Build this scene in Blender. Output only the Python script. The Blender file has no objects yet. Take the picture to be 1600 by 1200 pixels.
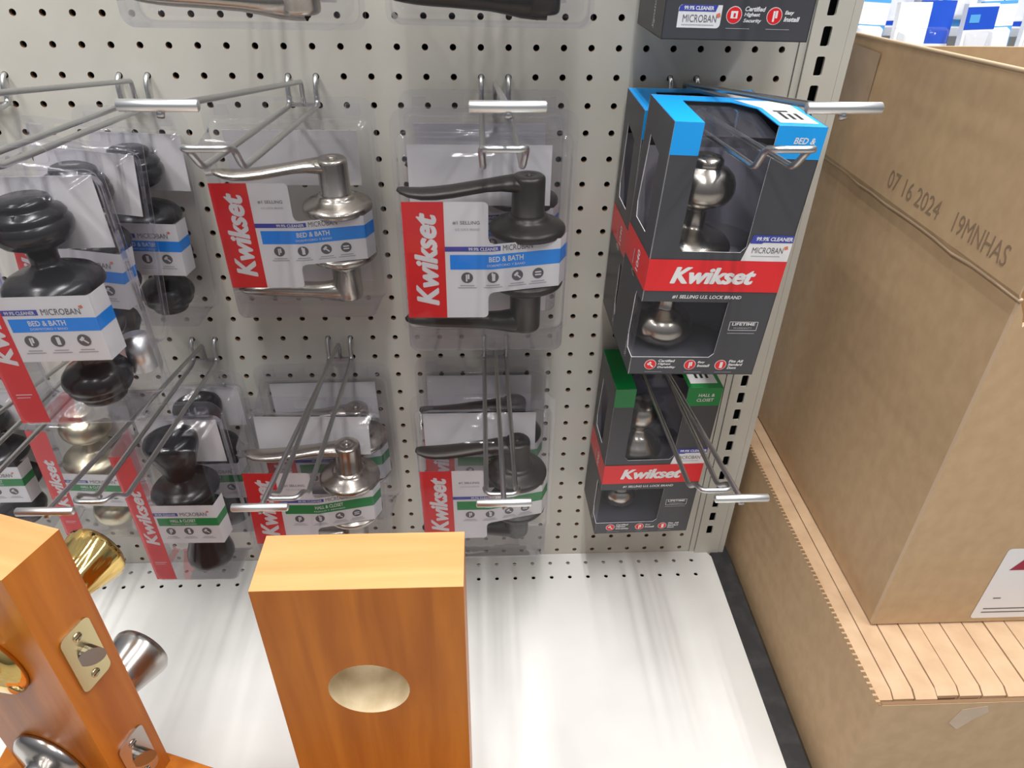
import bpy, math, random
from mathutils import Vector, Matrix, geometry
random.seed(4)
S = bpy.context.scene
COL = S.collection
I = 0.0254

# ------------------------------------------------------------------ camera
cam_d = bpy.data.cameras.new('camera')
cam = bpy.data.objects.new('camera', cam_d)
COL.objects.link(cam)
R = ((0.99907804, -0.04088981, 0.01308026), (-0.01213665, -0.5612645, -0.8275475), (0.04117975, 0.82662578, -0.56124331))
M = Matrix(((R[0][0], -R[1][0], -R[2][0], 0.0995), (R[0][1], -R[1][1], -R[2][1], -0.7117),
            (R[0][2], -R[1][2], -R[2][2], 0.1117), (0, 0, 0, 1)))
cam.matrix_world = M
cam_d.sensor_width = 36
cam_d.lens = 1114.76 / 1600 * 36
cam_d.clip_start = 0.01
S.camera = cam

# ------------------------------------------------------------------ world, lights, exposure
W = bpy.data.worlds.new('store_world')
S.world = W
W.use_nodes = True
wn, wl = W.node_tree.nodes, W.node_tree.links
bg = wn['Background']
tc = wn.new('ShaderNodeTexCoord')
sep = wn.new('ShaderNodeSeparateXYZ')
wl.new(tc.outputs['Generated'], sep.inputs[0])
ramp = wn.new('ShaderNodeValToRGB')
ramp.color_ramp.elements[0].position = 0.28
ramp.color_ramp.elements[0].color = (0.10, 0.095, 0.09, 1)
ramp.color_ramp.elements[1].position = 0.85
ramp.color_ramp.elements[1].color = (0.92, 0.94, 1.0, 1)
e = ramp.color_ramp.elements.new(0.5)
e.color = (0.30, 0.30, 0.31, 1)
mr = wn.new('ShaderNodeMapRange')
mr.inputs[1].default_value = -1
wl.new(sep.outputs[2], mr.inputs[0])
wl.new(mr.outputs[0], ramp.inputs[0])
wl.new(ramp.outputs[0], bg.inputs[0])
bg.inputs[1].default_value = 0.48

def area(name, loc, size, size_y, power, rot=(0, 0, 0), color=(1, 0.98, 0.95)):
    d = bpy.data.lights.new(name, 'AREA')
    d.shape = 'RECTANGLE'
    d.size, d.size_y, d.energy, d.color = size, size_y, power, color
    o = bpy.data.objects.new(name, d)
    o.location, o.rotation_euler = loc, rot
    COL.objects.link(o)
    return o
for fx, pw in ((0.10, 38), (-1.35, 31), (1.60, 29)):       # rows of twin tubes running out from the shelving
    for dx in (-0.075, 0.075):
        area('ceiling_tube_light', (fx + dx, -1.15, 2.3), 0.045, 2.2, pw)
area('ceiling_tube_light', (1.6, 0.55, 2.3), 0.12, 1.2, 75)

vs = S.view_settings
vs.view_transform = 'Standard'
vs.look = 'None'
vs.exposure = -0.16
vs.gamma = 1
vs.use_curve_mapping = False
S.cycles.transparent_max_bounces = 40
S.cycles.max_bounces = 10

# ------------------------------------------------------------------ materials
MATS = {}
def pmat(name, col, rough=0.5, metal=0.0, spec=None, coat=0.0, emit=None):
    m = bpy.data.materials.new(name)
    m.use_nodes = True
    b = m.node_tree.nodes['Principled BSDF']
    b.inputs['Base Color'].default_value = (*col, 1)
    b.inputs['Roughness'].default_value = rough
    b.inputs['Metallic'].default_value = metal
    if spec is not None:
        b.inputs['Specular IOR Level'].default_value = spec
    b.inputs['Coat Weight'].default_value = coat
    MATS[name] = m
    return m
def mottle(m, scale, c1, c2, stretch=(1, 1, 1), detail=4, lo=0.35, hi=0.65, bump=0.0, rough=None, distort=0.0):
    nt = m.node_tree
    n, l = nt.nodes, nt.links
    b = n['Principled BSDF']
    t = n.new('ShaderNodeTexCoord')
    mp = n.new('ShaderNodeMapping')
    mp.inputs['Scale'].default_value = stretch
    ns = n.new('ShaderNodeTexNoise')
    ns.inputs['Scale'].default_value = scale
    ns.inputs['Detail'].default_value = detail
    ns.inputs['Distortion'].default_value = distort
    r = n.new('ShaderNodeValToRGB')
    r.color_ramp.elements[0].position, r.color_ramp.elements[1].position = lo, hi
    r.color_ramp.elements[0].color, r.color_ramp.elements[1].color = (*c1, 1), (*c2, 1)
    l.new(t.outputs['Object'], mp.inputs[0]); l.new(mp.outputs[0], ns.inputs['Vector'])
    l.new(ns.outputs['Fac'], r.inputs[0]); l.new(r.outputs[0], b.inputs['Base Color'])
    if bump:
        bp_ = n.new('ShaderNodeBump')
        bp_.inputs['Strength'].default_value = bump
        bp_.inputs['Distance'].default_value = 0.001
        l.new(ns.outputs['Fac'], bp_.inputs['Height']); l.new(bp_.outputs[0], b.inputs['Normal'])
    return m
def srgb(r, g, b):
    return tuple((c / 255 / 12.92) if c <= 10 else ((c / 255 + 0.055) / 1.055) ** 2.4 for c in (r, g, b))

mottle(pmat('cream_paint', (0.66, 0.64, 0.58), 0.42), 9, (0.545, 0.53, 0.475), (0.585, 0.57, 0.515))
mottle(pmat('shelf_paint', (0.8, 0.79, 0.76), 0.38), 14, (0.70, 0.697, 0.675), (0.74, 0.737, 0.715))
mottle(pmat('black_trim', (0.03, 0.03, 0.03), 0.5), 40, (0.028, 0.029, 0.031), (0.06, 0.06, 0.062), detail=6, lo=0.5, hi=0.8)
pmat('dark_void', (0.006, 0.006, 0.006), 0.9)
pmat('zinc_wire', (0.58, 0.59, 0.60), 0.3, 1.0)
pmat('bright_steel', (0.80, 0.81, 0.82), 0.38, 1.0)
pmat('satin_nickel', (0.50, 0.46, 0.405), 0.24, 1.0)
pmat('dark_bronze', (0.050, 0.046, 0.041), 0.36, 0.7)
pmat('venetian_bronze', (0.012, 0.012, 0.014), 0.22, 0.0)
pmat('matte_black', (0.006, 0.006, 0.007), 0.24, 0.0)
pmat('antique_brass', (0.55, 0.50, 0.36), 0.32, 1.0)
pmat('polished_brass', (0.78, 0.56, 0.20), 0.09, 1.0)
pmat('dull_brass', (0.62, 0.55, 0.32), 0.3, 1.0)
pmat('latch_steel', (0.30, 0.28, 0.26), 0.3, 1.0)
pmat('brushed_steel', (0.50, 0.48, 0.46), 0.22, 1.0)
pmat('print_red', srgb(220, 36, 42), 0.35)
pmat('print_white', srgb(226, 226, 228), 0.4)
pmat('print_blue', srgb(16, 140, 238), 0.35)
pmat('print_cyan', srgb(20, 158, 240), 0.35)
pmat('print_navy', srgb(60, 70, 165), 0.35)
pmat('print_green', srgb(0, 134, 62), 0.35)
pmat('print_grey', srgb(92, 90, 94), 0.4)
pmat('print_pale', srgb(165, 165, 172), 0.4)
pmat('print_orange', srgb(214, 120, 90), 0.4)
pmat('print_black', srgb(25, 25, 28), 0.4)
pmat('print_charcoal', srgb(66, 67, 72), 0.42)
pmat('card_inner', srgb(176, 174, 184), 0.6)
pmat('insert_paper', srgb(214, 212, 214), 0.5)
mottle(pmat('bore_wood', (0.6, 0.5, 0.36), 0.6), 60, srgb(206, 186, 148), srgb(226, 208, 174))
wood = mottle(pmat('cherry_wood', (0.5, 0.2, 0.05), 0.36, coat=0.0, spec=0.35), 9, srgb(160, 86, 20), srgb(192, 114, 34), stretch=(7, 7, 0.55), detail=5, lo=0.3, hi=0.72, distort=0.6)
woodt = mottle(pmat('cherry_wood_lit', (0.6, 0.3, 0.1), 0.34, coat=0.2), 9, srgb(204, 142, 88), srgb(220, 162, 108), stretch=(0.6, 7, 7), detail=5, lo=0.3, hi=0.72, distort=0.5)  # same cherry on the block tops, overhead light put into its paler colour
mottle(pmat('cardboard', (0.4, 0.28, 0.17), 0.75), 70, srgb(182, 153, 118), srgb(190, 161, 125), stretch=(1, 1, 0.8), detail=6, bump=0.05)
mottle(pmat('cardboard_pale', (0.4, 0.28, 0.17), 0.75), 40, srgb(192, 160, 127), srgb(204, 173, 140), detail=5)
pmat('cardboard_edge', srgb(132, 102, 74), 0.85)
pmat('cardboard_torn', srgb(205, 180, 150), 0.9)
mottle(pmat('packing_tape', srgb(165, 130, 96), 0.12), 30, srgb(176, 152, 128), srgb(190, 166, 140))
mottle(pmat('floor_tile', (0.4, 0.4, 0.38), 0.3), 12, (0.30, 0.29, 0.27), (0.38, 0.37, 0.35))
pmat('rack_grey', srgb(205, 206, 205), 0.5)
pmat('pack_blue', srgb(36, 84, 200), 0.35)
pmat('pack_white', srgb(238, 240, 243), 0.35)
pmat('pack_sky', srgb(90, 165, 225), 0.35)

def plastic(name, tint, haze, gl=0.5, rough=0.07):
    m = bpy.data.materials.new(name)
    m.use_nodes = True
    nt = m.node_tree
    n, l = nt.nodes, nt.links
    n.clear()
    out = n.new('ShaderNodeOutputMaterial')
    tr = n.new('ShaderNodeBsdfTransparent'); tr.inputs[0].default_value = (*tint, 1)
    df = n.new('ShaderNodeBsdfDiffuse'); df.inputs[0].default_value = (0.74, 0.73, 0.86, 1)
    tl = n.new('ShaderNodeBsdfTranslucent'); tl.inputs[0].default_value = (0.74, 0.73, 0.86, 1)
    ad = n.new('ShaderNodeMixShader'); ad.inputs[0].default_value = 0.5
    g = n.new('ShaderNodeBsdfGlossy'); g.inputs['Roughness'].default_value = rough
    g.inputs[0].default_value = (0.97, 0.97, 1, 1)
    lw = n.new('ShaderNodeLayerWeight'); lw.inputs[0].default_value = 0.2
    mh = n.new('ShaderNodeMath'); mh.operation = 'MULTIPLY_ADD'; mh.inputs[1].default_value = min(0.62, haze * 22.0); mh.inputs[2].default_value = haze * 0.5
    mg = n.new('ShaderNodeMath'); mg.operation = 'MULTIPLY_ADD'; mg.inputs[1].default_value = gl; mg.inputs[2].default_value = 0.014
    m1 = n.new('ShaderNodeMixShader'); m2 = n.new('ShaderNodeMixShader')
    nz = n.new('ShaderNodeTexNoise'); nz.inputs['Scale'].default_value = 28; nz.inputs['Detail'].default_value = 2
    tcn = n.new('ShaderNodeTexCoord'); bmp = n.new('ShaderNodeBump'); bmp.inputs['Strength'].default_value = 0.25; bmp.inputs['Distance'].default_value = 0.004
    l.new(tcn.outputs['Object'], nz.inputs['Vector']); l.new(nz.outputs['Fac'], bmp.inputs['Height']); l.new(bmp.outputs[0], g.inputs['Normal'])
    pw = n.new('ShaderNodeMath'); pw.operation = 'POWER'; pw.inputs[1].default_value = 2.1
    l.new(lw.outputs['Facing'], pw.inputs[0]); l.new(pw.outputs[0], mh.inputs[0]); l.new(lw.outputs['Fresnel'], mg.inputs[0])
    l.new(df.outputs[0], ad.inputs[1]); l.new(tl.outputs[0], ad.inputs[2])
    l.new(mh.outputs[0], m1.inputs[0]); l.new(tr.outputs[0], m1.inputs[1]); l.new(ad.outputs[0], m1.inputs[2])
    l.new(mg.outputs[0], m2.inputs[0]); l.new(m1.outputs[0], m2.inputs[1]); l.new(g.outputs[0], m2.inputs[2])
    l.new(m2.outputs[0], out.inputs[0])
    MATS[name] = m
    return m
plastic('clear_plastic', (0.97, 0.97, 0.985), 0.022)
plastic('clear_film', (0.95, 0.95, 0.965), 0.03)
plastic('tray_plastic', (0.85, 0.85, 0.90), 0.6)

# ------------------------------------------------------------------ mesh builder
class MB:
    def __init__(s):
        s.v, s.f, s.m, s.sm, s.mats = [], [], [], [], []
    def mi(s, mat):
        if mat not in s.mats:
            s.mats.append(mat)
        return s.mats.index(mat)
    def add(s, verts, faces, mat, smooth=False):
        o = len(s.v)
        s.v += [tuple(p) for p in verts]
        k = s.mi(mat)
        for f in faces:
            s.f.append(tuple(o + i for i in f)); s.m.append(k); s.sm.append(smooth)
    def box(s, a, b, mat, xf=None):
        (x0, y0, z0), (x1, y1, z1) = a, b
        v = [(x, y, z) for x in (x0, x1) for y in (y0, y1) for z in (z0, z1)]
        if xf: v = [xf(p) for p in v]
        s.add(v, [(0, 1, 3, 2), (4, 6, 7, 5), (0, 4, 5, 1), (2, 3, 7, 6), (0, 2, 6, 4), (1, 5, 7, 3)], mat)
    def tube(s, pts, r, mat, n=10, cap=True, rs=None):
        pts = [Vector(p) for p in pts]
        rings, up = [], None
        for i, p in enumerate(pts):
            d = (pts[min(i + 1, len(pts) - 1)] - pts[max(i - 1, 0)]).normalized()
            if up is None:
                up = d.orthogonal().normalized()
            up = (up - d * up.dot(d)).normalized()
            w = d.cross(up)
            rr = rs[i] if rs else r
            rings.append([p + (up * math.cos(2 * math.pi * k / n) + w * math.sin(2 * math.pi * k / n)) * rr for k in range(n)])
        v = [q for ring in rings for q in ring]
        f = [(i * n + k, i * n + (k + 1) % n, (i + 1) * n + (k + 1) % n, (i + 1) * n + k) for i in range(len(pts) - 1) for k in range(n)]
        if cap:
            f += [tuple(range(n))[::-1], tuple((len(pts) - 1) * n + k for k in range(n))]
        s.add(v, f, mat, True)
    def lathe(s, prof, mat, n=40, xf=None, flip=False):
        v, f = [], []
        for r, z in prof:
            for k in range(n):
                a = 2 * math.pi * k / n
                v.append((r * math.cos(a), r * math.sin(a), z))
        if xf: v = [xf(p) for p in v]
        for i in range(len(prof) - 1):
            for k in range(n):
                f.append((i * n + k, i * n + (k + 1) % n, (i + 1) * n + (k + 1) % n, (i + 1) * n + k))
        s.add(v, f, mat, True)
    def plate(s, outer, holes, t, mat, mp, side=None):
        loops = [outer] + list(holes)
        tris = geometry.tessellate_polygon([[Vector((p[0], p[1], 0)) for p in L] for L in loops])
        flat = [p for L in loops for p in L]
        n = len(flat)
        v = [mp(p[0], p[1], 0) for p in flat] + ([mp(p[0], p[1], t) for p in flat] if t else [])
        s.add(v, [tuple(x) for x in tris] + ([tuple(i + n for i in reversed(x)) for x in tris] if t else []), mat)
        if t:
            o, fs = 0, []
            for L in loops:
                k = len(L)
                fs += [(o + i, o + (i + 1) % k, n + o + (i + 1) % k, n + o + i) for i in range(k)]
                o += k
            s.add(v, fs, side or mat)
    def build(s, name, parent=None, loc=None):
        me = bpy.data.meshes.new(name)
        me.from_pydata(s.v, [], s.f)
        for m in s.mats:
            me.materials.append(MATS[m])
        me.polygons.foreach_set('material_index', s.m)
        me.polygons.foreach_set('use_smooth', s.sm)
        me.update()
        o = bpy.data.objects.new(name, me)
        COL.objects.link(o)
        if parent: o.parent = parent
        if loc: o.location = loc
        return o

def tag(o, label, cat, group=None, kind=None):
    o['label'] = label
    o['category'] = cat
    if group: o['group'] = group
    if kind: o['kind'] = kind
    return o
def struct(o):
    o['kind'] = 'structure'
    return o
def empty(name, loc=(0, 0, 0), rot=(0, 0, 0)):
    o = bpy.data.objects.new(name, None)
    o.location, o.rotation_euler = loc, rot
    o.empty_display_size = 0.02
    COL.objects.link(o)
    return o
def copy_tree(o, parent=None):
    c = o.copy()
    COL.objects.link(c)
    c.parent = parent
    for ch in list(o.children):
        copy_tree(ch, c)
    return c
def bevel(o, w, seg=3, ang=0.6):
    m = o.modifiers.new('bevel', 'BEVEL')
    m.width, m.segments, m.limit_method, m.angle_limit = w, seg, 'ANGLE', ang
    return o
def rrect(x0, y0, x1, y1, r, n=5):
    rs = r if isinstance(r, (tuple, list)) else (r,) * 4   # order: x1y1, x0y1, x0y0, x1y0
    out = []
    for (cx, cy, a, q, sx, sy) in ((x1, y1, 0, rs[0], -1, -1), (x0, y1, 90, rs[1], 1, -1), (x0, y0, 180, rs[2], 1, 1), (x1, y0, 270, rs[3], -1, 1)):
        if q <= 0:
            out.append((cx, cy)); continue
        for k in range(n + 1):
            t = math.radians(a + 90 * k / n)
            out.append((cx + sx * q + q * math.cos(t), cy + sy * q + q * math.sin(t)))
    return out
def smooth_path(pts, rad, n=5):
    """polyline with rounded corners"""
    pts = [Vector(p) for p in pts]
    out = [pts[0]]
    for i in range(1, len(pts) - 1):
        a, b, c = pts[i - 1], pts[i], pts[i + 1]
        r = min(rad, (a - b).length * 0.49, (c - b).length * 0.49)
        p, q = b + (a - b).normalized() * r, b + (c - b).normalized() * r
        for k in range(n + 1):
            t = k / n
            out.append(p * (1 - t) ** 2 + b * 2 * t * (1 - t) + q * t ** 2)
    out.append(pts[-1])
    return out

# ------------------------------------------------------------------ lettering
_T = {}
def text_shape(s, shear=0.0, bold=0.0):
    key = (s, shear, bold)
    if key not in _T:
        c = bpy.data.curves.new('lettering', 'FONT')
        c.body, c.shear, c.offset = s, shear, bold
        c.resolution_u = 3
        o = bpy.data.objects.new('lettering', c)
        COL.objects.link(o)
        dg = bpy.context.evaluated_depsgraph_get()
        me = bpy.data.meshes.new_from_object(o.evaluated_get(dg))
        v = [(p.co.x, p.co.y) for p in me.vertices]
        f = [tuple(p.vertices) for p in me.polygons]
        x0, x1 = min(p[0] for p in v), max(p[0] for p in v)
        y0, y1 = min(p[1] for p in v), max(p[1] for p in v)
        v = [((p[0] - x0) / (x1 - x0), (p[1] - y0) / (y1 - y0)) for p in v]
        _T[key] = (v, f)
        bpy.data.objects.remove(o); bpy.data.curves.remove(c); bpy.data.meshes.remove(me)
    return _T[key]
class Face2D:
    """prints flat shapes on a surface; mp(u, v, off) gives the point"""
    def __init__(s, mb, mp, splits=()):
        s.mb, s.mp, s.splits = mb, mp, splits
    def poly(s, pts, mat, off):
        tris = geometry.tessellate_polygon([[Vector((p[0], p[1], 0)) for p in pts]])
        s.mb.add([s.mp(p[0], p[1], off) for p in pts], [tuple(t) for t in tris], mat)
    def rect(s, u0, v0, u1, v1, mat, off, skew=0.0):
        cuts = [u0] + [c for c in s.splits if u0 < c < u1] + [u1]
        for a, b in zip(cuts, cuts[1:]):
            s.mb.add([s.mp(a, v0, off), s.mp(b, v0, off), s.mp(b + (skew if b == u1 else 0), v1, off), s.mp(a + (skew if a == u0 else 0), v1, off)], [(0, 1, 2, 3)], mat)
    def disc(s, u, v, r, mat, off, n=20):
        s.mb.add([s.mp(u + r * math.cos(2 * math.pi * k / n), v + r * math.sin(2 * math.pi * k / n), off) for k in range(n)], [tuple(range(n))], mat)
    def text(s, t, u0, v0, w, h, mat, off, shear=0.0, bold=0.0, up=False):
        if bold > 0.04:
            for k, (du, dv) in enumerate(((-1, 0), (1, 0), (0, -.5), (0, .5), (0, 0))):
                e_ = h * 0.045 if not up else w * 0.045
                s.text(t, u0 + du * e_ * (0.6 if up else 1), v0 + dv * e_ * (1.6 if up else 1), w, h, mat, off + k * 0.00002, shear, 0.02, up)
            return
        v, f = text_shape(t, shear, bold)
        if up:      # runs bottom to top, tops of the letters to the left
            P = [s.mp(u0 + w - y * w, v0 + x * h, off) for x, y in v]
        else:
            P = [s.mp(u0 + x * w, v0 + y * h, off) for x, y in v]
        s.mb.add(P, f, mat)
    def bar(s, u, v, w, h, ang, mat, off):
        c, q = math.cos(ang), math.sin(ang)
        s.mb.add([s.mp(u + a * c - b * q, v + a * q + b * c, off) for a, b in ((-w / 2, -h / 2), (w / 2, -h / 2), (w / 2, h / 2), (-w / 2, h / 2))], [(0, 1, 2, 3)], mat)
    def icon(s, k, u, v, r, ring, ink, off):
        s.disc(u, v, r, ring, off)
        o = off + 0.00012
        if k == 'hammer':
            s.bar(u + r * .1, v - r * .1, r * 1.2, r * .26, -0.75, ink, o)
            s.bar(u - r * .22, v + r * .25, r * .8, r * .42, 0.8, ink, o)
        elif k == 'driver':
            s.bar(u - r * .1, v - r * .05, r * .26, r * 1.3, 0, ink, o)
            s.bar(u + r * .25, v + r * .2, r * .3, r * .9, 0, ink, o)
        elif k == 'door':
            s.bar(u + r * .1, v, r * .55, r * 1.3, 0, ink, o)
        elif k == 'lock':
            s.bar(u, v + r * .05, r * .95, r * .9, 0, ink, o); s.bar(u + r * .05, v, r * .3, r * .5, 0, ring, o + 0.0001)
        else:
            s.bar(u, v + r * .25, r * 1.1, r * .25, 0, ink, o); s.bar(u, v - r * .25, r * 1.1, r * .25, 0, ink, o)

# ------------------------------------------------------------------ shelving
SHZ = -0.6685
def pegboard():
    mb = MB()
    x0c, x1c, r0, r1 = -27, 15, -16, 26
    nseg, r = 12, 0.0030
    for c in range(x0c, x1c + 1):
        for q in range(r0, r1 + 1):
            cx, cz = c * I, -q * I
            h = I / 2
            ring = [(cx + r * math.cos(2 * math.pi * (k + .5) / nseg), cz + r * math.sin(2 * math.pi * (k + .5) / nseg)) for k in range(nseg)]
            sq = []
            for k in range(nseg):
                a = 2 * math.pi * (k + .5) / nseg
                ca, sa = math.cos(a), math.sin(a)
                m = h / max(abs(ca), abs(sa))
                sq.append((cx + m * ca, cz + m * sa))
            xr = cx + h
            corners = {}
            v = [(p[0], 0, p[1]) for p in ring] + [(p[0], 0, p[1]) for p in sq] + [(p[0], 0.0045, p[1]) for p in ring]
            cs = [(cx + h, 0, cz + h), (cx - h, 0, cz + h), (cx - h, 0, cz - h), (cx + h, 0, cz - h)]
            b = len(v)
            v += cs
            f = []
            cidx = {1: 0, 4: 1, 7: 2, 10: 3}
            for k in range(nseg):
                k2 = (k + 1) % nseg
                if k in cidx:
                    f.append((k, k2, nseg + k2, b + cidx[k], nseg + k))
                else:
                    f.append((k, k2, nseg + k2, nseg + k))
            mb.add(v, f, 'cream_paint')
            mb.add(v, [(k, 2 * nseg + k, 2 * nseg + (k + 1) % nseg, (k + 1) % nseg) for k in range(nseg)], 'cardboard_edge')
    # solid margin strips to the frame and the shelf
    xr = (x1c + .5) * I
    zt, zb = -(r0 - .5) * I, -(r1 + .5) * I
    mb.add([(xr, 0, zb), (0.3955, 0, zb), (0.3955, 0, zt), (xr, 0, zt)], [(0, 1, 2, 3)], 'cream_paint')
    mb.add([((x0c - .5) * I, 0, SHZ - 0.02), (0.3955, 0, SHZ - 0.02), (0.3955, 0, zb), ((x0c - .5) * I, 0, zb)], [(0, 1, 2, 3)], 'cream_paint')
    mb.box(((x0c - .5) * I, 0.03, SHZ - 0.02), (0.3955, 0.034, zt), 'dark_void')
    o = mb.build('pegboard_panel')
    tag(o, 'cream perforated pegboard panel behind all the hanging lock packages', 'pegboard')
    return o
pegboard()

def upright():
    mb = MB()
    zb, zt = SHZ - 0.02, 0.42
    holes = []
    k = 0
    z = 0.012 + 15 * I
    while z > -0.63:
        holes.append(rrect(0.4140, z - 0.0085, 0.4222, z + 0.0085, 0.0015, 2))
        z -= I
    mb.plate([(0.4035, zb), (0.4375, zb), (0.4375, zt), (0.4035, zt)], holes, 0.003, 'cream_paint', lambda a, b, t: (a, -0.004 + t, b))
    mb.box((0.3962, -0.0015, zb), (0.4030, 0.010, zt), 'cream_paint')
    mb.box((0.4380, -0.0035, zb), (0.4455, 0.045, zt), 'cream_paint')
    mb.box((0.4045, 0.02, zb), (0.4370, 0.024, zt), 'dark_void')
    o = mb.build('upright_post')
    tag(o, 'cream slotted steel shelving upright beside the pegboard, running the full height', 'post')
upright()

def base_shelf():
    mb = MB()
    holes = []
    for j, y in enumerate((-0.0178, -0.0432)):
        for c in range(-26, 16):
            cx = (c + 0.575) * I
            if cx < 0.41:
                holes.append([(cx + 0.0029 * math.cos(a * math.pi / 4), y + 0.0029 * math.sin(a * math.pi / 4)) for a in range(8)])
    mb.plate([(-0.70, -0.50), (0.4262, -0.50), (0.4262, -0.012), (0.4195, -0.0005), (-0.70, -0.0005)], holes, -0.0015, 'shelf_paint', lambda a, b, t: (a, b, SHZ + t))
    mb.box((-0.70, -0.502, SHZ - 0.05), (0.4262, -0.50, SHZ), 'shelf_paint')
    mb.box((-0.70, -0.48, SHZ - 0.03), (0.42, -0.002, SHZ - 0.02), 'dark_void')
    o = mb.build('base_shelf')
    tag(o, 'white steel base shelf with two rows of small holes under the pegboard', 'shelf')
    m2 = MB()
    m2.box((0.4264, -0.52, SHZ - 0.15), (0.4535, 0.012, SHZ - 0.0005), 'black_trim')
    o = bevel(m2.build('base_bracket'), 0.002)
    tag(o, 'scuffed black end bracket along the side of the white base shelf', 'bracket')
base_shelf()

fl = MB()
fl.box((-3, -3.5, -0.87), (4, 3, -0.85), 'floor_tile')
struct(fl.build('floor'))

# ------------------------------------------------------------------ hooks
def hook(x, hz, label):
    root = empty('wire_hook', (x, 0, hz))
    tag(root, label, 'hook', 'wire display hooks with price bars')
    hw = I / 2
    mb = MB()
    def side(sg):
        return [(sg * hw, 0.008, 0.0005), (sg * hw, -0.004, 0.0005), (sg * hw, -0.009, -0.008), (sg * hw, -0.009, -0.021),
                (sg * hw, -0.018, -0.0235), (sg * hw, -0.252, -0.006), (sg * hw * 1.1, -0.268, 0.011), (sg * hw * 0.95, -0.279, 0.0135)]
    a, b = side(-1), side(1)
    mb.tube(smooth_path(a + b[::-1], 0.007, 5), 0.0023, 'zinc_wire')
    mb.build('loop_wire', root)
    m2 = MB()
    m2.tube(smooth_path([(0, -0.0085, -0.024), (0, -0.0085, -0.003), (0, -0.3235, 0.0470), (0.0005, -0.3268, 0.0432)], 0.003, 4), 0.0021, 'zinc_wire')
    m2.build('price_arm', root)
    m3 = MB()
    m3.tube([(-0.0205, -0.3255, 0.0485), (-0.0198, -0.3255, 0.0485), (0.0198, -0.3255, 0.0485), (0.0205, -0.3255, 0.0485)], 0.0031, 'bright_steel', 12, rs=[0.0022, 0.0031, 0.0031, 0.0022])
    m3.build('price_bar', root)
    m4 = MB()
    m4.box((-hw - 0.002, -0.0105, -0.0245), (hw + 0.002, -0.0065, -0.0215), 'zinc_wire')
    m4.build('cross_plate', root)
    return root
HT, HL = -I, -12 * I
hook(-13.5 * I, HT, 'wire hook in upper row mostly cut off at the picture edge, beside stacked knob packs')
hook(-8.5 * I, HT, 'wire hook carrying the three bronze knob packs with blue bands')
hook(-2.5 * I, HT, 'wire hook above the single nickel lever pack with blue band')
hook(4.5 * I, HT, 'wire hook above the dark bronze lever pack with blue band')
hook(11.5 * I, HT, 'wire hook through the blue-topped knob boxes')
hook(-13.5 * I, HL, 'lower wire hook crossing in front of the brass knob pack')
hook(-8.5 * I, HL, 'lower wire hook holding the black knob packs with green bands')
hook(-2.5 * I, HL, 'lower wire hook over the nickel lever packs with green bands')
hook(4.5 * I, HL, 'lower wire hook over the dark lever packs with green bands')
hook(11.5 * I, HL, 'lower wire hook over the green-topped knob box')
for xx, lb in ((-2.5, 'high wire hook out of view above nickel lever pack'), (4.5, 'high wire hook out of view above dark lever pack'), (11.5, 'high wire hook out of view above the security lock box')):
    hook(xx * I, 10 * I, lb)

# ------------------------------------------------------------------ lock hardware shapes
ROSE = [(0, 0), (0.0325, 0), (0.0332, 0.0015), (0.0332, 0.0042), (0.0322, 0.0058), (0.0300, 0.0072), (0.0250, 0.0092), (0.0205, 0.0112), (0.0182, 0.0128), (0.0178, 0.0140), (0.0160, 0.0150), (0.0150, 0.0155)]
ROSE_ROUND = [(0, 0), (0.0352, 0), (0.0358, 0.002), (0.0348, 0.0055), (0.0312, 0.0095), (0.0240, 0.0130), (0.0165, 0.0150), (0.013, 0.0175), (0.0105, 0.019)]
KNOB_BALL = ROSE_ROUND + [(0.0100, 0.021), (0.0098, 0.033), (0.0115, 0.036), (0.0180, 0.0385), (0.0240, 0.0425), (0.0272, 0.0475), (0.0282, 0.053), (0.0275, 0.0585),
            (0.0250, 0.0640), (0.0205, 0.0680), (0.0148, 0.0700), (0.0142, 0.0708), (0.0146, 0.0725), (0.0142, 0.0755), (0.0120, 0.0775), (0.0, 0.0785)]
KNOB_TIER = ROSE_ROUND + [(0.0100, 0.021), (0.0105, 0.030), (0.0150, 0.033), (0.0225, 0.037), (0.0268, 0.042), (0.0285, 0.047), (0.0280, 0.0510), (0.0262, 0.0535),
            (0.0255, 0.0545), (0.0262, 0.0565), (0.0240, 0.0600), (0.0195, 0.0620), (0.0185, 0.0630), (0.0192, 0.0655), (0.0180, 0.0685), (0.0150, 0.0700), (0.0, 0.0705)]
KNOB_BARREL = ROSE_ROUND + [(0.0150, 0.021), (0.0165, 0.026), (0.0185, 0.034), (0.0218, 0.044), (0.0260, 0.055), (0.0272, 0.062), (0.0272, 0.066), (0.0255, 0.0705), (0.0215, 0.0730), (0.0195, 0.0735), (0.0, 0.0725)]
KNOB_CAP = [(0, 0), (0.0315, 0), (0.0318, 0.005), (0.0285, 0.0085), (0.0275, 0.012), (0.0255, 0.0155), (0.022, 0.018), (0.021, 0.022), (0.018, 0.025), (0.0135, 0.028), (0.0125, 0.036),
            (0.0165, 0.039), (0.0205, 0.042), (0.0215, 0.052), (0.0200, 0.060), (0.0165, 0.0655), (0.010, 0.068), (0, 0.0685)]

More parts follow.
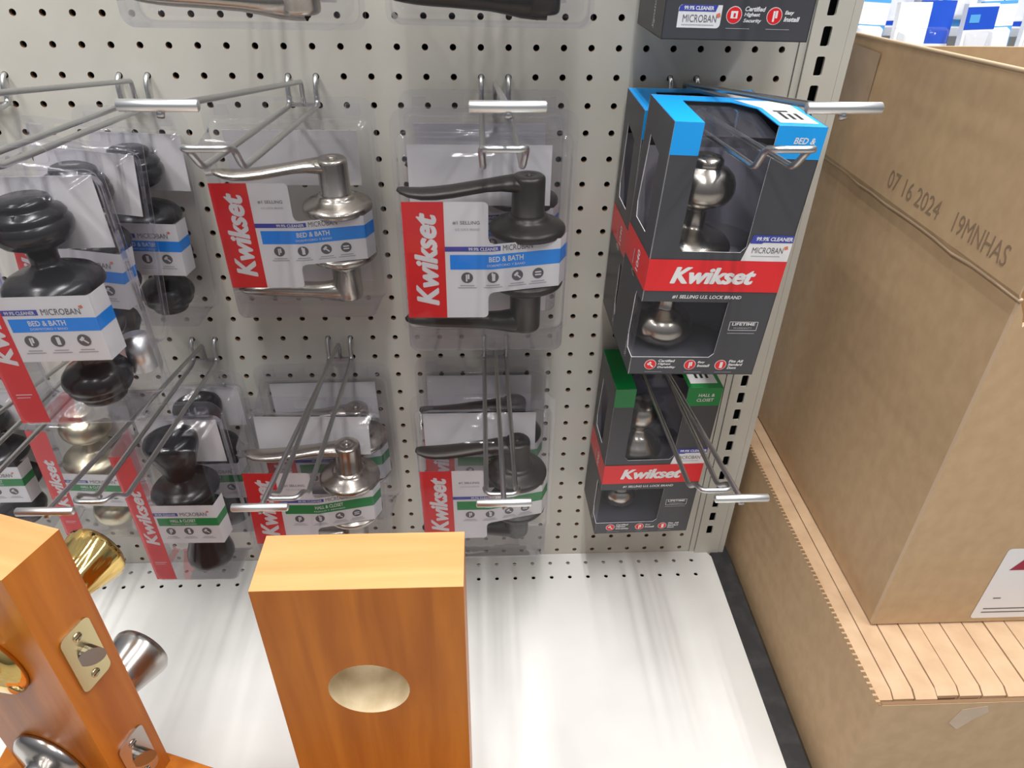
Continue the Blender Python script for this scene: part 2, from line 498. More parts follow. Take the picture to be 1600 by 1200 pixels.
def knob_part(root, name, prof, mat, loc, up=True, scale=1.0, rose_mat=None):
    mb = MB()
    sg = 1 if up else -1
    xf = lambda p: (p[0] * scale, sg * p[1] * scale, sg * p[2] * scale)
    mb.lathe(prof, mat, 44, xf)
    return mb.build(name, root, loc)
def lever_part(root, mat, loc, up, ll=0.109, hub_h=0.049, dip=0.62):
    sg = 1 if up else -1
    mb = MB()
    xf = lambda p: (p[0], sg * p[1], sg * p[2])
    mb.lathe(ROSE, mat, 48, xf)
    h = hub_h
    mb.lathe([(0.0150, 0.0150), (0.0150, 0.0170), (0.0142, 0.0175), (0.0142, h - 0.0035), (0.0136, h - 0.0012), (0.0120, h), (0.0052, h), (0.0046, h - 0.0006), (0.0, h - 0.0006)], mat, 40, xf)
    mb.lathe([(0.0026, h - 0.0004), (0.0024, h + 0.0006), (0.0, h + 0.0007)], mat, 16, xf)
    # blade
    ks = [(0.004, -0.0080, 0.0125, 0.0078), (-0.006, -0.0075, 0.0125, 0.0076), (-0.014, -0.0070, 0.0118, 0.0070), (-0.024, -0.0078, 0.0108, 0.0058), (-0.036, -0.0102, 0.0100, 0.0050),
          (-0.050, -0.0140, 0.0105, 0.0050), (-0.064, -0.0180, 0.0108, 0.0050), (-0.078, -0.0208, 0.0110, 0.0050), (-0.090, -0.0216, 0.0106, 0.0046), (-0.100, -0.0200, 0.0092, 0.0038),
          (-0.107, -0.0170, 0.0066, 0.0028), (-0.1105, -0.0150, 0.0035, 0.0015)]
    n, v, f = 20, [], []
    for i, (x, z, ry, rz) in enumerate(ks):
        a_ = ks[max(i - 1, 0)]; b_ = ks[min(i + 1, len(ks) - 1)]
        d = Vector((b_[0] - a_[0], 0, b_[1] - a_[1])).normalized()
        nn = Vector((-d.z, 0, d.x))
        for k in range(n):
            a = 2 * math.pi * k / n
            p = Vector((x * ll / 0.109, 0, h - 0.0075 + (z + 0.0075) * dip)) + nn * (rz * (1.0 if up else 1.55) * math.sin(a)) + Vector((0, ry * math.cos(a), 0))
            v.append(xf(p))
    f = [(i * n + k, i * n + (k + 1) % n, (i + 1) * n + (k + 1) % n, (i + 1) * n + k) for i in range(len(ks) - 1) for k in range(n)]
    f.append(tuple((len(ks) - 1) * n + k for k in range(n)))
    mb.add(v, f, mat, True)
    return mb.build('door_lever', root, loc)

# ------------------------------------------------------------------ clamshells
def shell(root, wb, wf, D, H, dt, back, tab, slot=True):
    mb = MB()
    def ring(y, hw, zt, zb, r):
        return [(p[0], y, p[1]) for p in rrect(-hw, zb, hw, zt, r, 6)]
    d = (wb - wf) / 2
    L = [ring(0, wb / 2, 0, -H, 0.009), ring(-0.006, wb / 2 - 0.001, -0.0006, -H + 0.0005, 0.009), ring(-0.0065, wb / 2 - 0.0028, -0.0022, -H + 0.002, 0.008),
         ring(-D + 0.004, wf / 2, -dt - 0.001, -H + 0.003, 0.008), ring(-D + 0.0012, wf / 2 - 0.0012, -dt - 0.0024, -H + 0.0045, 0.007), ring(-D, wf / 2 - 0.004, -dt - 0.0052, -H + 0.0075, 0.006)]
    n = len(L[0])
    v = [p for r_ in L for p in r_]
    f = [(i * n + k, i * n + (k + 1) % n, (i + 1) * n + (k + 1) % n, (i + 1) * n + k) for i in range(len(L) - 1) for k in range(n)]
    mb.add(v, f, 'clear_plastic', True)
    mb.add(L[-1], [tuple(range(n))], 'clear_plastic')
    B = [ring(0.0006, wb / 2 - 0.004, -0.004, -H + 0.004, 0.009), ring(back - 0.002, wb / 2 - 0.008, -0.009, -H + 0.008, 0.009), ring(back, wb / 2 - 0.012, -0.013, -H + 0.012, 0.008)]
    v = [p for r_ in B for p in r_]
    f = [(i * n + k, i * n + (k + 1) % n, (i + 1) * n + (k + 1) % n, (i + 1) * n + k) for i in range(len(B) - 1) for k in range(n)]
    mb.add(v, f, 'clear_plastic', True)
    mb.add(B[-1], [tuple(range(n))], 'clear_plastic')
    m = 0.0032
    outer = rrect(-wb / 2 - m, -H - m, wb / 2 + m, tab, (0.014, 0.014, 0.008, 0.008), 6)
    holes = [rrect(-wb / 2 + 0.001, -H + 0.001, wb / 2 - 0.001, -0.001, 0.008, 6)]
    if slot:
        holes.append(rrect(-0.0185, 0.0040, 0.0185, tab - 0.0035, 0.004, 4))
    mb.plate(outer, holes, 0.0009, 'clear_plastic', lambda a, b, t: (a, t, b))
    # snap bosses on the tab
    for sx in (-1, 1):
        cx = sx * (wb / 2 - 0.016)
        mb.box((cx - 0.006, -0.004, tab * 0.5 - 0.006), (cx + 0.006, 0, tab * 0.5 + 0.004), 'clear_plastic')
    return mb.build('clamshell', root)

def path_map(pts):
    """pts [(x, y)] polyline seen from above; mp(u, z, off) along it, off outward"""
    seg = []
    u = 0
    for a, b in zip(pts, pts[1:]):
        L = math.hypot(b[0] - a[0], b[1] - a[1])
        seg.append((u, u + L, a, b, L))
        u += L
    def mp(uu, z, off):
        for s0, s1, a, b, L in seg:
            if uu <= s1 + 1e-9 or s1 == seg[-1][1]:
                t = (uu - s0) / L
                nx, ny = (b[1] - a[1]) / L, -(b[0] - a[0]) / L
                return (a[0] + (b[0] - a[0]) * t + nx * off, a[1] + (b[1] - a[1]) * t + ny * off, z)
    return mp, [s[1] for s in seg[:-1]], u

LW, LF, LD, LH = 0.150, 0.1370, 0.0533, 0.184
def lever_label(root, band, words):
    mb = MB()
    q = 0.0012
    mp, sp, U = path_map([(-LF / 2 + q, -LD + q), (-LF / 2 + 0.074, -LD + q), (LF / 2 - 0.0045, -LD + 0.0145), (LF / 2 + 0.0020, -LD + 0.029)])
    F = Face2D(mb, mp, sp)
    O = 0.00012
    F.poly(rrect(0, -0.1456, 0.0695, -0.0414, (0.004, 0, 0, 0.004), 4), 'print_white', 0)
    F.rect(0.0695, -0.1215, U, -0.0775, 'print_white', 0)
    for (cu, cz, s) in ((0.0695, -0.0775, 1), (0.0695, -0.1215, -1)):
        F.poly([(cu, cz), (cu + 0.005, cz), (cu + 0.0015, cz + s * 0.0015), (cu, cz + s * 0.005)], 'print_white', 0)
    F.rect(0, -0.1456, 0.0335, -0.0414, 'print_red', O)
    F.text('Kwikset', 0.0085, -0.133, 0.0185, 0.082, 'print_white', 2 * O, 0.25, 0.06, up=True)
    F.text('#1 SELLING', 0.0405, -0.0605, 0.022, 0.0032, 'print_grey', 2 * O)
    F.text('U.S. LOCK BRAND', 0.0425, -0.0655, 0.020, 0.002, 'print_pale', 2 * O)
    F.rect(0.0335, -0.0838, 0.080, -0.0795, 'print_navy', O)
    F.text('99.9% CLEANER', 0.053, -0.0832, 0.025, 0.0029, 'print_white', 2 * O, 0, 0.02)
    F.text('MICROBAN', 0.082, -0.0840, 0.026, 0.0050, 'print_grey', 2 * O)
    F.bar(0.1095, -0.0790, 0.0026, 0.0022, 0.3, 'print_orange', 2 * O)
    F.rect(0.0375, -0.1000, U, -0.0868, band, O)
    F.text(words, 0.070, -0.0935, 0.030, 0.0048, 'print_white', 2 * O, 0, 0.02)
    F.text('DORMITORIO Y BANO' if band == 'print_blue' else 'PASILLO Y ARMARIO', 0.0685, -0.0978, 0.033, 0.0021, 'print_white', 2 * O)
    for k, uu in zip(('driver', 'door', 'hammer', 'bars'), (0.0515, 0.0735, 0.095, 0.1135)):
        F.icon(k, uu, -0.1075, 0.0050, 'print_grey', 'print_white', 2 * O)
        F.rect(uu - 0.006, -0.1152, uu + 0.006, -0.1144, 'print_pale', 2 * O)
        F.rect(uu - 0.008, -0.1172, uu + 0.008, -0.1165, 'print_pale', 2 * O)
    return mb.build('printed_label', root)

def lever_pack(loc, rot, metal, band, words, label, group, slot=True):
    root = empty('lever_lock_package', loc, [math.radians(a) for a in rot])
    tag(root, label, 'package', group)
    shell(root, LW, LF, LD, LH, 0.0013, 0.012, 0.019, slot)
    lever_label(root, band, words)
    lever_part(root, metal, (0.0368, -0.0165, -0.0795), True)
    lever_part(root, metal, (0.0368, -0.0165, -0.1225), False, hub_h=0.053, dip=0.22)
    mb = MB()
    for zt, zb in ((-0.013, -0.066), (-0.127, -0.171)):
        mb.box((-0.066, 0.0085, zb), (0.058, 0.0089, zt), 'insert_paper')
    mb.build('insert_card', root)
    return root

KW, KD = 0.0900, 0.0528
def knob_label(root, band, words):
    mb = MB()
    q = 0.0012
    mp, sp, U = path_map([(-KW / 2 + q, -KD + q), (KW / 2 - 0.0035, -KD + q), (KW / 2 - q, -KD + 0.0205)])
    F = Face2D(mb, mp, sp)
    O = 0.00012
    F.rect(0, -0.1776, 0.0215, -0.0220 if band == 'print_blue' else -0.0086, 'print_red', O)
    F.rect(0.0195, -0.1235, U, -0.0715, 'print_white', 0)
    F.text('Kwikset', 0.0050, -0.126, 0.0125, 0.075, 'print_white', 2 * O, 0.25, 0.06, up=True)
    F.rect(0.005, -0.152, 0.017, -0.1513, 'print_white', 2 * O)
    F.rect(0.005, -0.1545, 0.015, -0.1540, 'print_white', 2 * O)
    F.rect(0.0215, -0.0858, 0.0465, -0.0815, 'print_navy', O)
    F.text('99.9% CLEANER', 0.0235, -0.0852, 0.021, 0.0028, 'print_white', 2 * O, 0, 0.02)
    F.text('MICROBAN', 0.049, -0.0858, 0.027, 0.0048, 'print_grey', 2 * O)
    F.bar(0.0775, -0.0800, 0.0026, 0.0022, 0.3, 'print_orange', 2 * O)
    F.rect(0.0240, -0.0990, U, -0.0885, band, O)
    F.text(words, 0.037, -0.0942, 0.026, 0.0042, 'print_white', 2 * O, 0, 0.02)
    F.text('DORMITORIO Y BANO' if band == 'print_blue' else 'PASILLO Y ARMARIO', 0.037, -0.0975, 0.026, 0.0018, 'print_white', 2 * O)
    for k, uu in zip(('driver', 'door', 'hammer'), (0.034, 0.0525, 0.071)):
        F.icon(k, uu, -0.1065, 0.0048, 'print_grey', 'print_white', 2 * O)
        F.rect(uu - 0.005, -0.1145, uu + 0.005, -0.1138, 'print_pale', 2 * O)
        F.rect(uu - 0.007, -0.1165, uu + 0.007, -0.1158, 'print_pale', 2 * O)
    return mb.build('printed_label', root)
def knob_pack(loc, rot, metal, prof, band, words, label, group, sc=0.96):
    root = empty('knob_lock_package', loc, [math.radians(a) for a in rot])
    tag(root, label, 'package', group)
    shell(root, KW + 0.006, KW, KD, 0.184, 0.001, 0.0190, 0.019, True)
    knob_label(root, band, words)
    knob_part(root, 'door_knob', prof, metal, (-0.0010, -0.0160, -0.0805), True, sc)
    knob_part(root, 'door_knob', prof, metal, (0.0035, -0.0160, -0.1150), False, sc * 0.955)
    mb = MB()
    mb.box((-0.043, 0.0045, -0.060), (0.040, 0.0049, -0.006), 'insert_paper')
    mb.build('insert_card', root)
    if 'nearest' in label:
        m2 = MB()
        m2.tube([(0.031, 0.004, -0.135), (0.031, 0.004, -0.165)], 0.010, 'bright_steel', 20)
        m2.build('latch_barrel', root)
    return root

GL = 'lever lock packs on pegboard'
GK = 'knob lock packs on pegboard'
BB, HC = 'BED & BATH', 'HALL & CLOSET'
lever_pack((0.1036, -0.105, -0.0474), (-0.6, 0.2, 0.1), 'dark_bronze', 'print_blue', BB, 'dark bronze lever pack with blue band, front one on the upper middle hook', GL)
lever_pack((0.1040, -0.0290, -0.0490), (0, 0, 0), 'dark_bronze', 'print_blue', BB, 'lever pack with blue band hidden behind the dark bronze one, against the pegboard', GL)
lever_pack((-0.0742, -0.029, -0.0558), (2.0, 0, -0.1), 'satin_nickel', 'print_blue', BB, 'nickel lever pack with blue band hanging alone close to the pegboard', GL)
lever_pack((0.0994, -0.0920, -0.3407), (2.4, -0.5, -0.5), 'dark_bronze', 'print_green', HC, 'dark bronze lever pack with green band, front one behind the wooden block', GL)
lever_pack((0.0994, -0.0162, -0.3407), (0, 0.1, 0), 'dark_bronze', 'print_green', HC, 'dark lever pack with green band, rear one against the pegboard', GL)
lever_pack((-0.0852, -0.0835, -0.3482), (-0.3, 1.5, 0.5), 'satin_nickel', 'print_green', HC, 'nickel lever pack with green band, front one above the wooden block', GL)
lever_pack((-0.0861, -0.0150, -0.3491), (0, -1.0, -0.6), 'satin_nickel', 'print_green', HC, 'nickel lever pack with green band, rear one against the pegboard', GL)
lever_pack((-0.0560, -0.150, 0.222), (0, 0.5, 0.3), 'satin_nickel', 'print_blue', BB, 'nickel lever pack at top edge, only its bottom showing above the nickel lever pack', GL)
lever_pack((0.1110, -0.110, 0.219), (0, 0.8, -0.4), 'dark_bronze', 'print_blue', BB, 'dark lever pack at top edge, only its bottom showing above the dark bronze pack', GL)
knob_pack((-0.2135, -0.2084, -0.0466), (-0.5, -1.6, -0.5), 'venetian_bronze', KNOB_TIER, 'print_blue', BB, 'bronze knob pack with blue band, nearest and largest of the three on its hook', GK)
knob_pack((-0.2330, -0.0945, -0.0612), (-0.5, 6.5, -1.2), 'venetian_bronze', KNOB_TIER, 'print_blue', BB, 'bronze knob pack with blue band, middle of the three on its hook', GK)
knob_pack((-0.2200, -0.0236, -0.0658), (0.3, 2, -0.1), 'venetian_bronze', KNOB_TIER, 'print_blue', BB, 'bronze knob pack with blue band, rearmost of the three, against the pegboard', GK)
knob_pack((-0.2145, -0.1195, -0.3270), (-1.4, -1.3, -2), 'matte_black', KNOB_BARREL, 'print_green', HC, 'black knob pack with green band, front one on its hook beside the wooden block', GK)
knob_pack((-0.2190, -0.0360, -0.3441), (0, -1, 0), 'matte_black', KNOB_BARREL, 'print_green', HC, 'black knob pack with green band, rear one against the pegboard', GK)
knob_pack((-0.3504, -0.0320, -0.3600), (3.5, 5, 1.5), 'antique_brass', KNOB_BALL, 'print_green', HC, 'pale brass knob pack with red strip, behind the lower crossing hook wires', GK)
knob_pack((-0.4680, -0.0230, -0.3545), (-2, 1.3, 1.6), 'venetian_bronze', KNOB_TIER, 'print_green', HC, 'dark knob pack with green band cut by the picture edge, beyond the brass knob pack', GK)

# ------------------------------------------------------------------ cardboard lock boxes
BW, BD, BH = 0.1178, 0.0775, 0.2257
def lock_box(loc, rot, top, words, metal, prof, label, sc=1.0, knob_z=-0.1135, security=False):
    root = empty('lock_box_package', loc, [math.radians(a) for a in rot])
    tag(root, label, 'package', 'boxed knob locks on the pegboard hooks')
    w, D, H, T = BW / 2, BD, BH, 0.0007
    mb = MB()
    fr = lambda u, v, t: (u, -D + t, v)
    lf = lambda u, v, t: (-w + t, u, v)
    tp = lambda u, v, t: (u, v, -t)
    c = 'print_charcoal'
    u0, u1 = -w + 0.0225, -w + 0.0795
    lw1 = -w + 0.077
    # front panel: upper window runs over the top edge, lower window round the left edge
    front = [(-w, 0), (-w, -0.150), (lw1, -0.150)] + [(lw1, -0.150), (lw1 - 0.001, -0.203), (lw1 - 0.005, -0.207)] + [(-w, -0.207), (-w, -H), (w, -H), (w, 0), (u1, 0), (u1, -0.098), (u1 - 0.004, -0.103), (u0 + 0.004, -0.103), (u0, -0.098), (u0, 0)]
    front = [p for i, p in enumerate(front) if p != front[i - 1]]
    mb.plate(front, [], T, c, fr, 'insert_paper')
    # left side panel with its windows
    side = [(0, 0), (0, -H), (-D, -H), (-D, -0.207), (-D + 0.017, -0.207), (-D + 0.021, -0.195), (-D + 0.021, -0.155), (-D + 0.019, -0.150), (-D, -0.150), (-D, 0)]
    mb.plate(side, [[(-0.020, -0.026), (-0.052, -0.032), (-0.052, -0.098), (-0.018, -0.098), (-0.014, -0.085)][::-1]], T, c, lf, 'insert_paper')
    mb.plate([(-D, 0), (-D, -H), (0, -H), (0, 0)], [], T, c, lambda u, v, t: (w - t, u, v))
    # top with window cut
    mb.plate([(-w, 0), (-w, -D), (u0, -D), (u0, -0.016), (u0 + 0.002, -0.014), (u1 - 0.016, -0.014), (u1, -0.030), (u1, -D), (w, -D), (w, 0)], [], T, top, tp)
    mb.plate([(-w, -D), (-w, 0), (w, 0), (w, -D)], [], T, c, lambda u, v, t: (u, v, -H + t))
    # back with hang hole, inside face grey
    mb.plate([(-w, -H), (w, -H), (w, 0), (-w, 0)], [rrect(-0.019, -0.034, 0.019, -0.009, 0.005, 3)], -T, c, lambda u, v, t: (u, t, v), 'insert_paper')
    O = 0.00015
    F = Face2D(mb, lambda u, v, o: (u - w, -D - o, v))
    L = Face2D(mb, lambda u, v, o: (-w - o, -u, v))          # u = distance from the back edge
    # coloured cap on the front
    F.rect(0, -0.0245, 0.0225, 0, top, O)
    F.rect(0.0795, -0.0245, BW, 0, top, O)
    if words == 'BED':
        F.text('BED &', 0.094, -0.0130, 0.017, 0.0048, 'print_white', 2 * O, 0.2, 0.02)
        F.text('BATH', 0.094, -0.0195, 0.014, 0.0045, 'print_white', 2 * O, 0.2, 0.02)
    else:
        F.text('HALL &', 0.092, -0.0120, 0.018, 0.0042, 'print_white', 2 * O, 0.1, 0.02)
        F.text('CLOSET', 0.091, -0.0185, 0.019, 0.0042, 'print_white', 2 * O, 0.1, 0.02)
    # cleaner and antimicrobial patch
    F.poly([(0.0815, -0.0935), (BW, -0.0935), (BW, -0.1105), (0.0775, -0.1105)], 'print_white', O)
    F.poly([(0.0830, -0.0870), (BW, -0.0870), (BW, -0.0935), (0.0930, -0.0935), (0.0915, -0.0945), (0.0815, -0.0945)], 'print_navy', 2 * O)
    F.text('99.9% CLEANER', 0.086, -0.0920, 0.031, 0.0035, 'print_white', 3 * O, 0.15, 0.03)
    F.text('MICROBAN', 0.085, -0.1030, 0.0265, 0.0052, 'print_grey', 2 * O)
    F.bar(0.1135, -0.0980, 0.003, 0.003, 0.3, 'print_orange', 2 * O)
    F.rect(0.085, -0.1060, 0.110, -0.1054, 'print_pale', 2 * O)
    # red band round the box
    F.rect(0, -0.1394, BW, -0.1102, 'print_red', 3 * O)
    L.rect(0, -0.1394, D, -0.1102, 'print_red', O)
    F.text('Kwikset', 0.0215, -0.1320, 0.072, 0.0150, 'print_white', 4 * O, 0.25, 0.06)
    L.text('1040', D * 0.55, -0.136, 0.008, 0.019, 'print_white', 2 * O, 0, 0.02, up=True)
    L.rect(D * 0.40, -0.136, D * 0.43, -0.122, 'print_pale', 2 * O)
    F.text('#1 SELLING U.S. LOCK BRAND', 0.026, -0.1468, 0.061, 0.0036, 'print_white', O, 0.15, 0.02)
    # warranty plate
    for (a, b, cc, dd) in ((0.083, -0.178, 0.109, -0.1776), (0.083, -0.1693, 0.109, -0.1689), (0.083, -0.178, 0.0834, -0.1689), (0.1086, -0.178, 0.109, -0.1689)):
        F.rect(a, b, cc, dd, 'print_white', O)
    F.text('LIFETIME', 0.0855, -0.1728, 0.021, 0.0029, 'print_white', O, 0, 0.02)
    F.text('WARRANTY', 0.0875, -0.1765, 0.017, 0.0020, 'print_pale', O)
    F.rect(0.083, -0.1812, 0.108, -0.1806, 'print_pale', O)
    # bottom row of seals
    for k, uu, lines in (('hammer', 0.0190, ('Certified', 'Highest', 'Durability')), ('driver', 0.0560, ('Easy', 'Install')), ('door', 0.0850, ('Fits All', 'Standard', 'Doors'))):
        F.disc(uu, -0.2150, 0.0055, 'print_white', O)
        F.icon(k, uu, -0.2150, 0.0050, 'print_red', 'print_white', 2 * O)
        for i, t in enumerate(lines):
            y = -0.2123 - 0.0036 * i + (0 if len(lines) == 3 else -0.0015)
            F.text(t, uu + 0.007, y, 0.0017 * len(t), 0.0028, 'print_white', O, 0.2, 0.03)
        F.rect(uu - 0.004, -0.2232, uu + 0.012, -0.2228, 'print_pale', O)
    L.text('Signature Series', D * 0.70, -0.219, 0.006, 0.040, 'print_white', O, 0.3, 0, up=True)
    mb.build('printed_carton', root)
    # price sticker with bar marks on the top
    st = MB()
    G = Face2D(st, lambda u, v, o: (u, v, 0.0002 + o))
    G.poly([(u1 - 0.012, -0.008), (w - 0.006, -0.008), (w - 0.004, -D + 0.008), (u1 + 0.004, -D + 0.008), (u1 + 0.004, -0.030)], 'print_white', 0)
    for i, (a, b) in enumerate(((0.004, 0.007), (0.010, 0.003), (0.016, 0.005))):
        G.rect(u1 + 0.008 + a, -0.060, u1 + 0.008 + a + 0.003, -0.048 + b, 'print_black', O)
    G.rect(u1 + 0.010, -0.040, u1 + 0.022, -0.036, 'print_black', O)
    st.build('price_sticker', root)
    # film and formed tray
    fm = MB()
    fm.add([(u0 - 0.004, -D + 0.0016, -0.106), (u1 + 0.004, -D + 0.0016, -0.106), (u1 + 0.004, -D + 0.0016, -0.010), (u0 - 0.004, -D + 0.0016, -0.010),
            (u1 + 0.004, -0.010, -0.004), (u0 - 0.004, -0.010, -0.004)], [(0, 1, 2, 3), (3, 2, 4, 5)], 'clear_film')
    fm.add([(-w + 0.0012, -D + 0.0016, -0.208), (lw1 + 0.002, -D + 0.0016, -0.208), (lw1 + 0.002, -D + 0.0016, -0.148), (-w + 0.0012, -D + 0.0016, -0.148),
            (-w + 0.0012, -0.030, -0.148), (-w + 0.0012, -0.030, -0.208)], [(0, 1, 2, 3), (0, 3, 4, 5)], 'clear_film')
    fm.build('clear_window', root)
    tr = MB()
    arc = [(math.cos(a), math.sin(a)) for a in [math.pi * k / 12 for k in range(13)]]
    for zt, zb in ((-0.030, -0.106), (-0.150, -0.212)):
        v = [(0.002 + 0.040 * cx, -0.036 + 0.032 * sy, z) for z in (zt, zb) for cx, sy in arc]
        tr.add(v, [(k, k + 1, 13 + k + 1, 13 + k) for k in range(12)], 'tray_plastic', True)
    tr.add([(-w + 0.003, -0.0725, -0.2125), (w - 0.003, -0.0725, -0.2125), (w - 0.003, -0.004, -0.2125), (-w + 0.003, -0.004, -0.2125)], [(0, 1, 2, 3)], 'tray_plastic')
    tr.add([(-w + 0.003, -0.0725, -0.1310), (w - 0.003, -0.0725, -0.1310), (w - 0.003, -0.004, -0.1310), (-w + 0.003, -0.004, -0.1310)], [(0, 1, 2, 3)], 'card_inner')
    tr.add([(-w + 0.003, -0.004, -0.21), (w - 0.003, -0.004, -0.21), (w - 0.003, -0.004, -0.04), (-w + 0.003, -0.004, -0.04)], [(0, 1, 2, 3)], 'card_inner')
    tr.build('inner_tray', root)
    knob_part(root, 'door_knob', prof, metal, (-0.0150, -0.0395, knob_z), True, sc)
    knob_part(root, 'door_knob', [q for q in prof if q[1] < 0.0665 and not (0.0625 < q[1] and prof is KNOB_CAP)] + [(0.012, 0.0685 if prof is KNOB_BALL else 0.0655), (0, 0.069 if prof is KNOB_BALL else 0.066)], metal, (-0.0240, -0.0385, -0.1400), False, sc)
    return root
lock_box((0.2988, -0.0976, -0.0209), (1.8, 2.5, 2.1), 'print_cyan', 'BED', 'satin_nickel', KNOB_BALL, 'charcoal and red boxed nickel ball knob with blue top, front of the pair')
lock_box((0.2968, -0.0120, -0.0321), (1.5, 0.8, 0.8), 'print_cyan', 'BED', 'satin_nickel', KNOB_BALL, 'charcoal and red knob box with blue top, rear of the pair against the pegboard')
lock_box((0.2973, -0.0120, -0.3161), (2.4, 1.1, 2.4), 'print_green', 'HALL', 'satin_nickel', KNOB_CAP, 'charcoal and red boxed nickel knob with green top, on the lower hook')

def security_box():
    root = empty('lock_box_package', (0.298, -0.018, 0.0225), (0, math.radians(1.0), math.radians(1.5)))
    tag(root, 'charcoal lock box cut by the top edge, with two red seals along its bottom', 'package', 'boxed knob locks on the pegboard hooks')
    w, D, H = 0.0588, 0.086, 0.23
    mb = MB()
    mb.plate([(-w, 0), (w, 0), (w, H), (-w, H)], [rrect(-w + 0.014, 0.036, -w + 0.080, 0.10, 0.006, 4)], 0.0008, 'print_charcoal', lambda u, v, t: (u, -D + t, v), 'insert_paper')
    mb.plate([(-w, 0), (w, 0), (w, H), (-w, H)], [rrect(-0.019, H - 0.034, 0.019, H - 0.009, 0.005, 3)], 0.0008, 'print_charcoal', lambda u, v, t: (u, -t, v))
    for s in (-1, 1):
        mb.box((s * w - 0.0008 * (s > 0), -D, 0), (s * w + 0.0008 * (s < 0), 0, H), 'print_charcoal')
    mb.box((-w, -D, 0), (w, 0, 0.0008), 'print_charcoal')
    mb.box((-w, -D, H - 0.0008), (w, -0.04, H), 'print_cyan')
    O = 0.00015
    F = Face2D(mb, lambda u, v, o: (u - w, -D - o, v))
    L = Face2D(mb, lambda u, v, o: (-w - o, -u, v))
    F.poly(rrect(0.0110, 0.0085, 0.0450, 0.0245, (0, 0.003, 0, 0.003), 4), 'print_white', O)
    F.poly([(0.0110, 0.0200), (0.0400, 0.0200), (0.0415, 0.0245), (0.0140, 0.0245), (0.0118, 0.0235)], 'print_navy', 2 * O)
    F.text('99.9% CLEANER', 0.0150, 0.0209, 0.0235, 0.0028, 'print_white', 3 * O, 0, 0.03)
    F.text('MICROBAN', 0.0150, 0.0125, 0.0265, 0.0052, 'print_grey', 2 * O)
    F.bar(0.0428, 0.0175, 0.0028, 0.003, 0.3, 'print_orange', 2 * O)
    F.rect(0.0145, 0.0104, 0.040, 0.0109, 'print_pale', 2 * O)
    for k, uu, lines in (('lock', 0.0550, ('Certified', 'Highest', 'Security')), ('driver', 0.0870, ('Easy', 'Install'))):
        F.disc(uu, 0.0180, 0.0062, 'print_white', O)
        F.icon(k, uu, 0.0180, 0.0057, 'print_red', 'print_white', 2 * O)
        for i, t in enumerate(lines):
            F.text(t, uu + 0.008, (0.0208 if len(lines) == 3 else 0.0185) - 0.0042 * i, 0.0018 * len(t), 0.0034, 'print_white', O, 0.2, 0.03)
        F.rect(uu - 0.005, 0.0085, uu + 0.014, 0.0089, 'print_pale', O)
    L.text('Signature Series', D * 0.62, 0.004, 0.007, 0.044, 'print_white', O, 0.3, 0, up=True)
    mb.build('printed_carton', root)
    fm = MB()
    fm.add([(-w + 0.010, -D + 0.0016, 0.030), (-w + 0.084, -D + 0.0016, 0.030), (-w + 0.084, -D + 0.0016, 0.104), (-w + 0.010, -D + 0.0016, 0.104)], [(0, 1, 2, 3)], 'clear_film')
    fm.build('clear_window', root)
    knob_part(root, 'door_knob', KNOB_BALL, 'satin_nickel', (-0.012, -0.043, 0.116), False)
security_box()

# ------------------------------------------------------------------ wooden door samples
BZ = -0.505
def bored_block(name, w, th, zt, hole_x, holes_z, plug=True):
    """local: x across (0 = corner), y 0 front .. th back, z from the stand up"""
    mb = MB()
    n = 40
    hs = [[(hole_x + 0.027 * math.cos(2 * math.pi * k / n), hz + 0.027 * math.sin(2 * math.pi * k / n)) for k in range(n)] for hz in holes_z]
    out = [(-w / 2, BZ), (w / 2, BZ), (w / 2, zt), (-w / 2, zt)]
    for y in (0, th):
        mb.plate(out, hs, 0, 'cherry_wood', lambda a, b, t, y=y: (a, y, b))
    for h in hs:
        v = [(p[0], y, p[1]) for y in (0, th) for p in h]
        mb.add(v, [(k, (k + 1) % n, n + (k + 1) % n, n + k) for k in range(n)], 'bore_wood', True)
    a, b = -w / 2, w / 2
    mb.add([(a, 0, BZ), (a, th, BZ), (a, th, zt), (a, 0, zt), (b, 0, BZ), (b, th, BZ), (b, th, zt), (b, 0, zt)], [(0, 1, 2, 3), (4, 7, 6, 5), (0, 4, 5, 1)], 'cherry_wood')
    mb.add([(a, 0, zt), (b, 0, zt), (b, th, zt), (a, th, zt)], [(0, 1, 2, 3)], 'cherry_wood_lit')
    return mb
blk = bored_block('b', 0.1262, 0.0445, -0.2261, -0.0024, [-0.327 + 0.0])
o = bevel(blk.build('door_sample_block', None, (0.0236, -0.4277, 0)), 0.0006, 2)
tag(o, 'cherry wood door sample block with an empty bore hole', 'door sample')

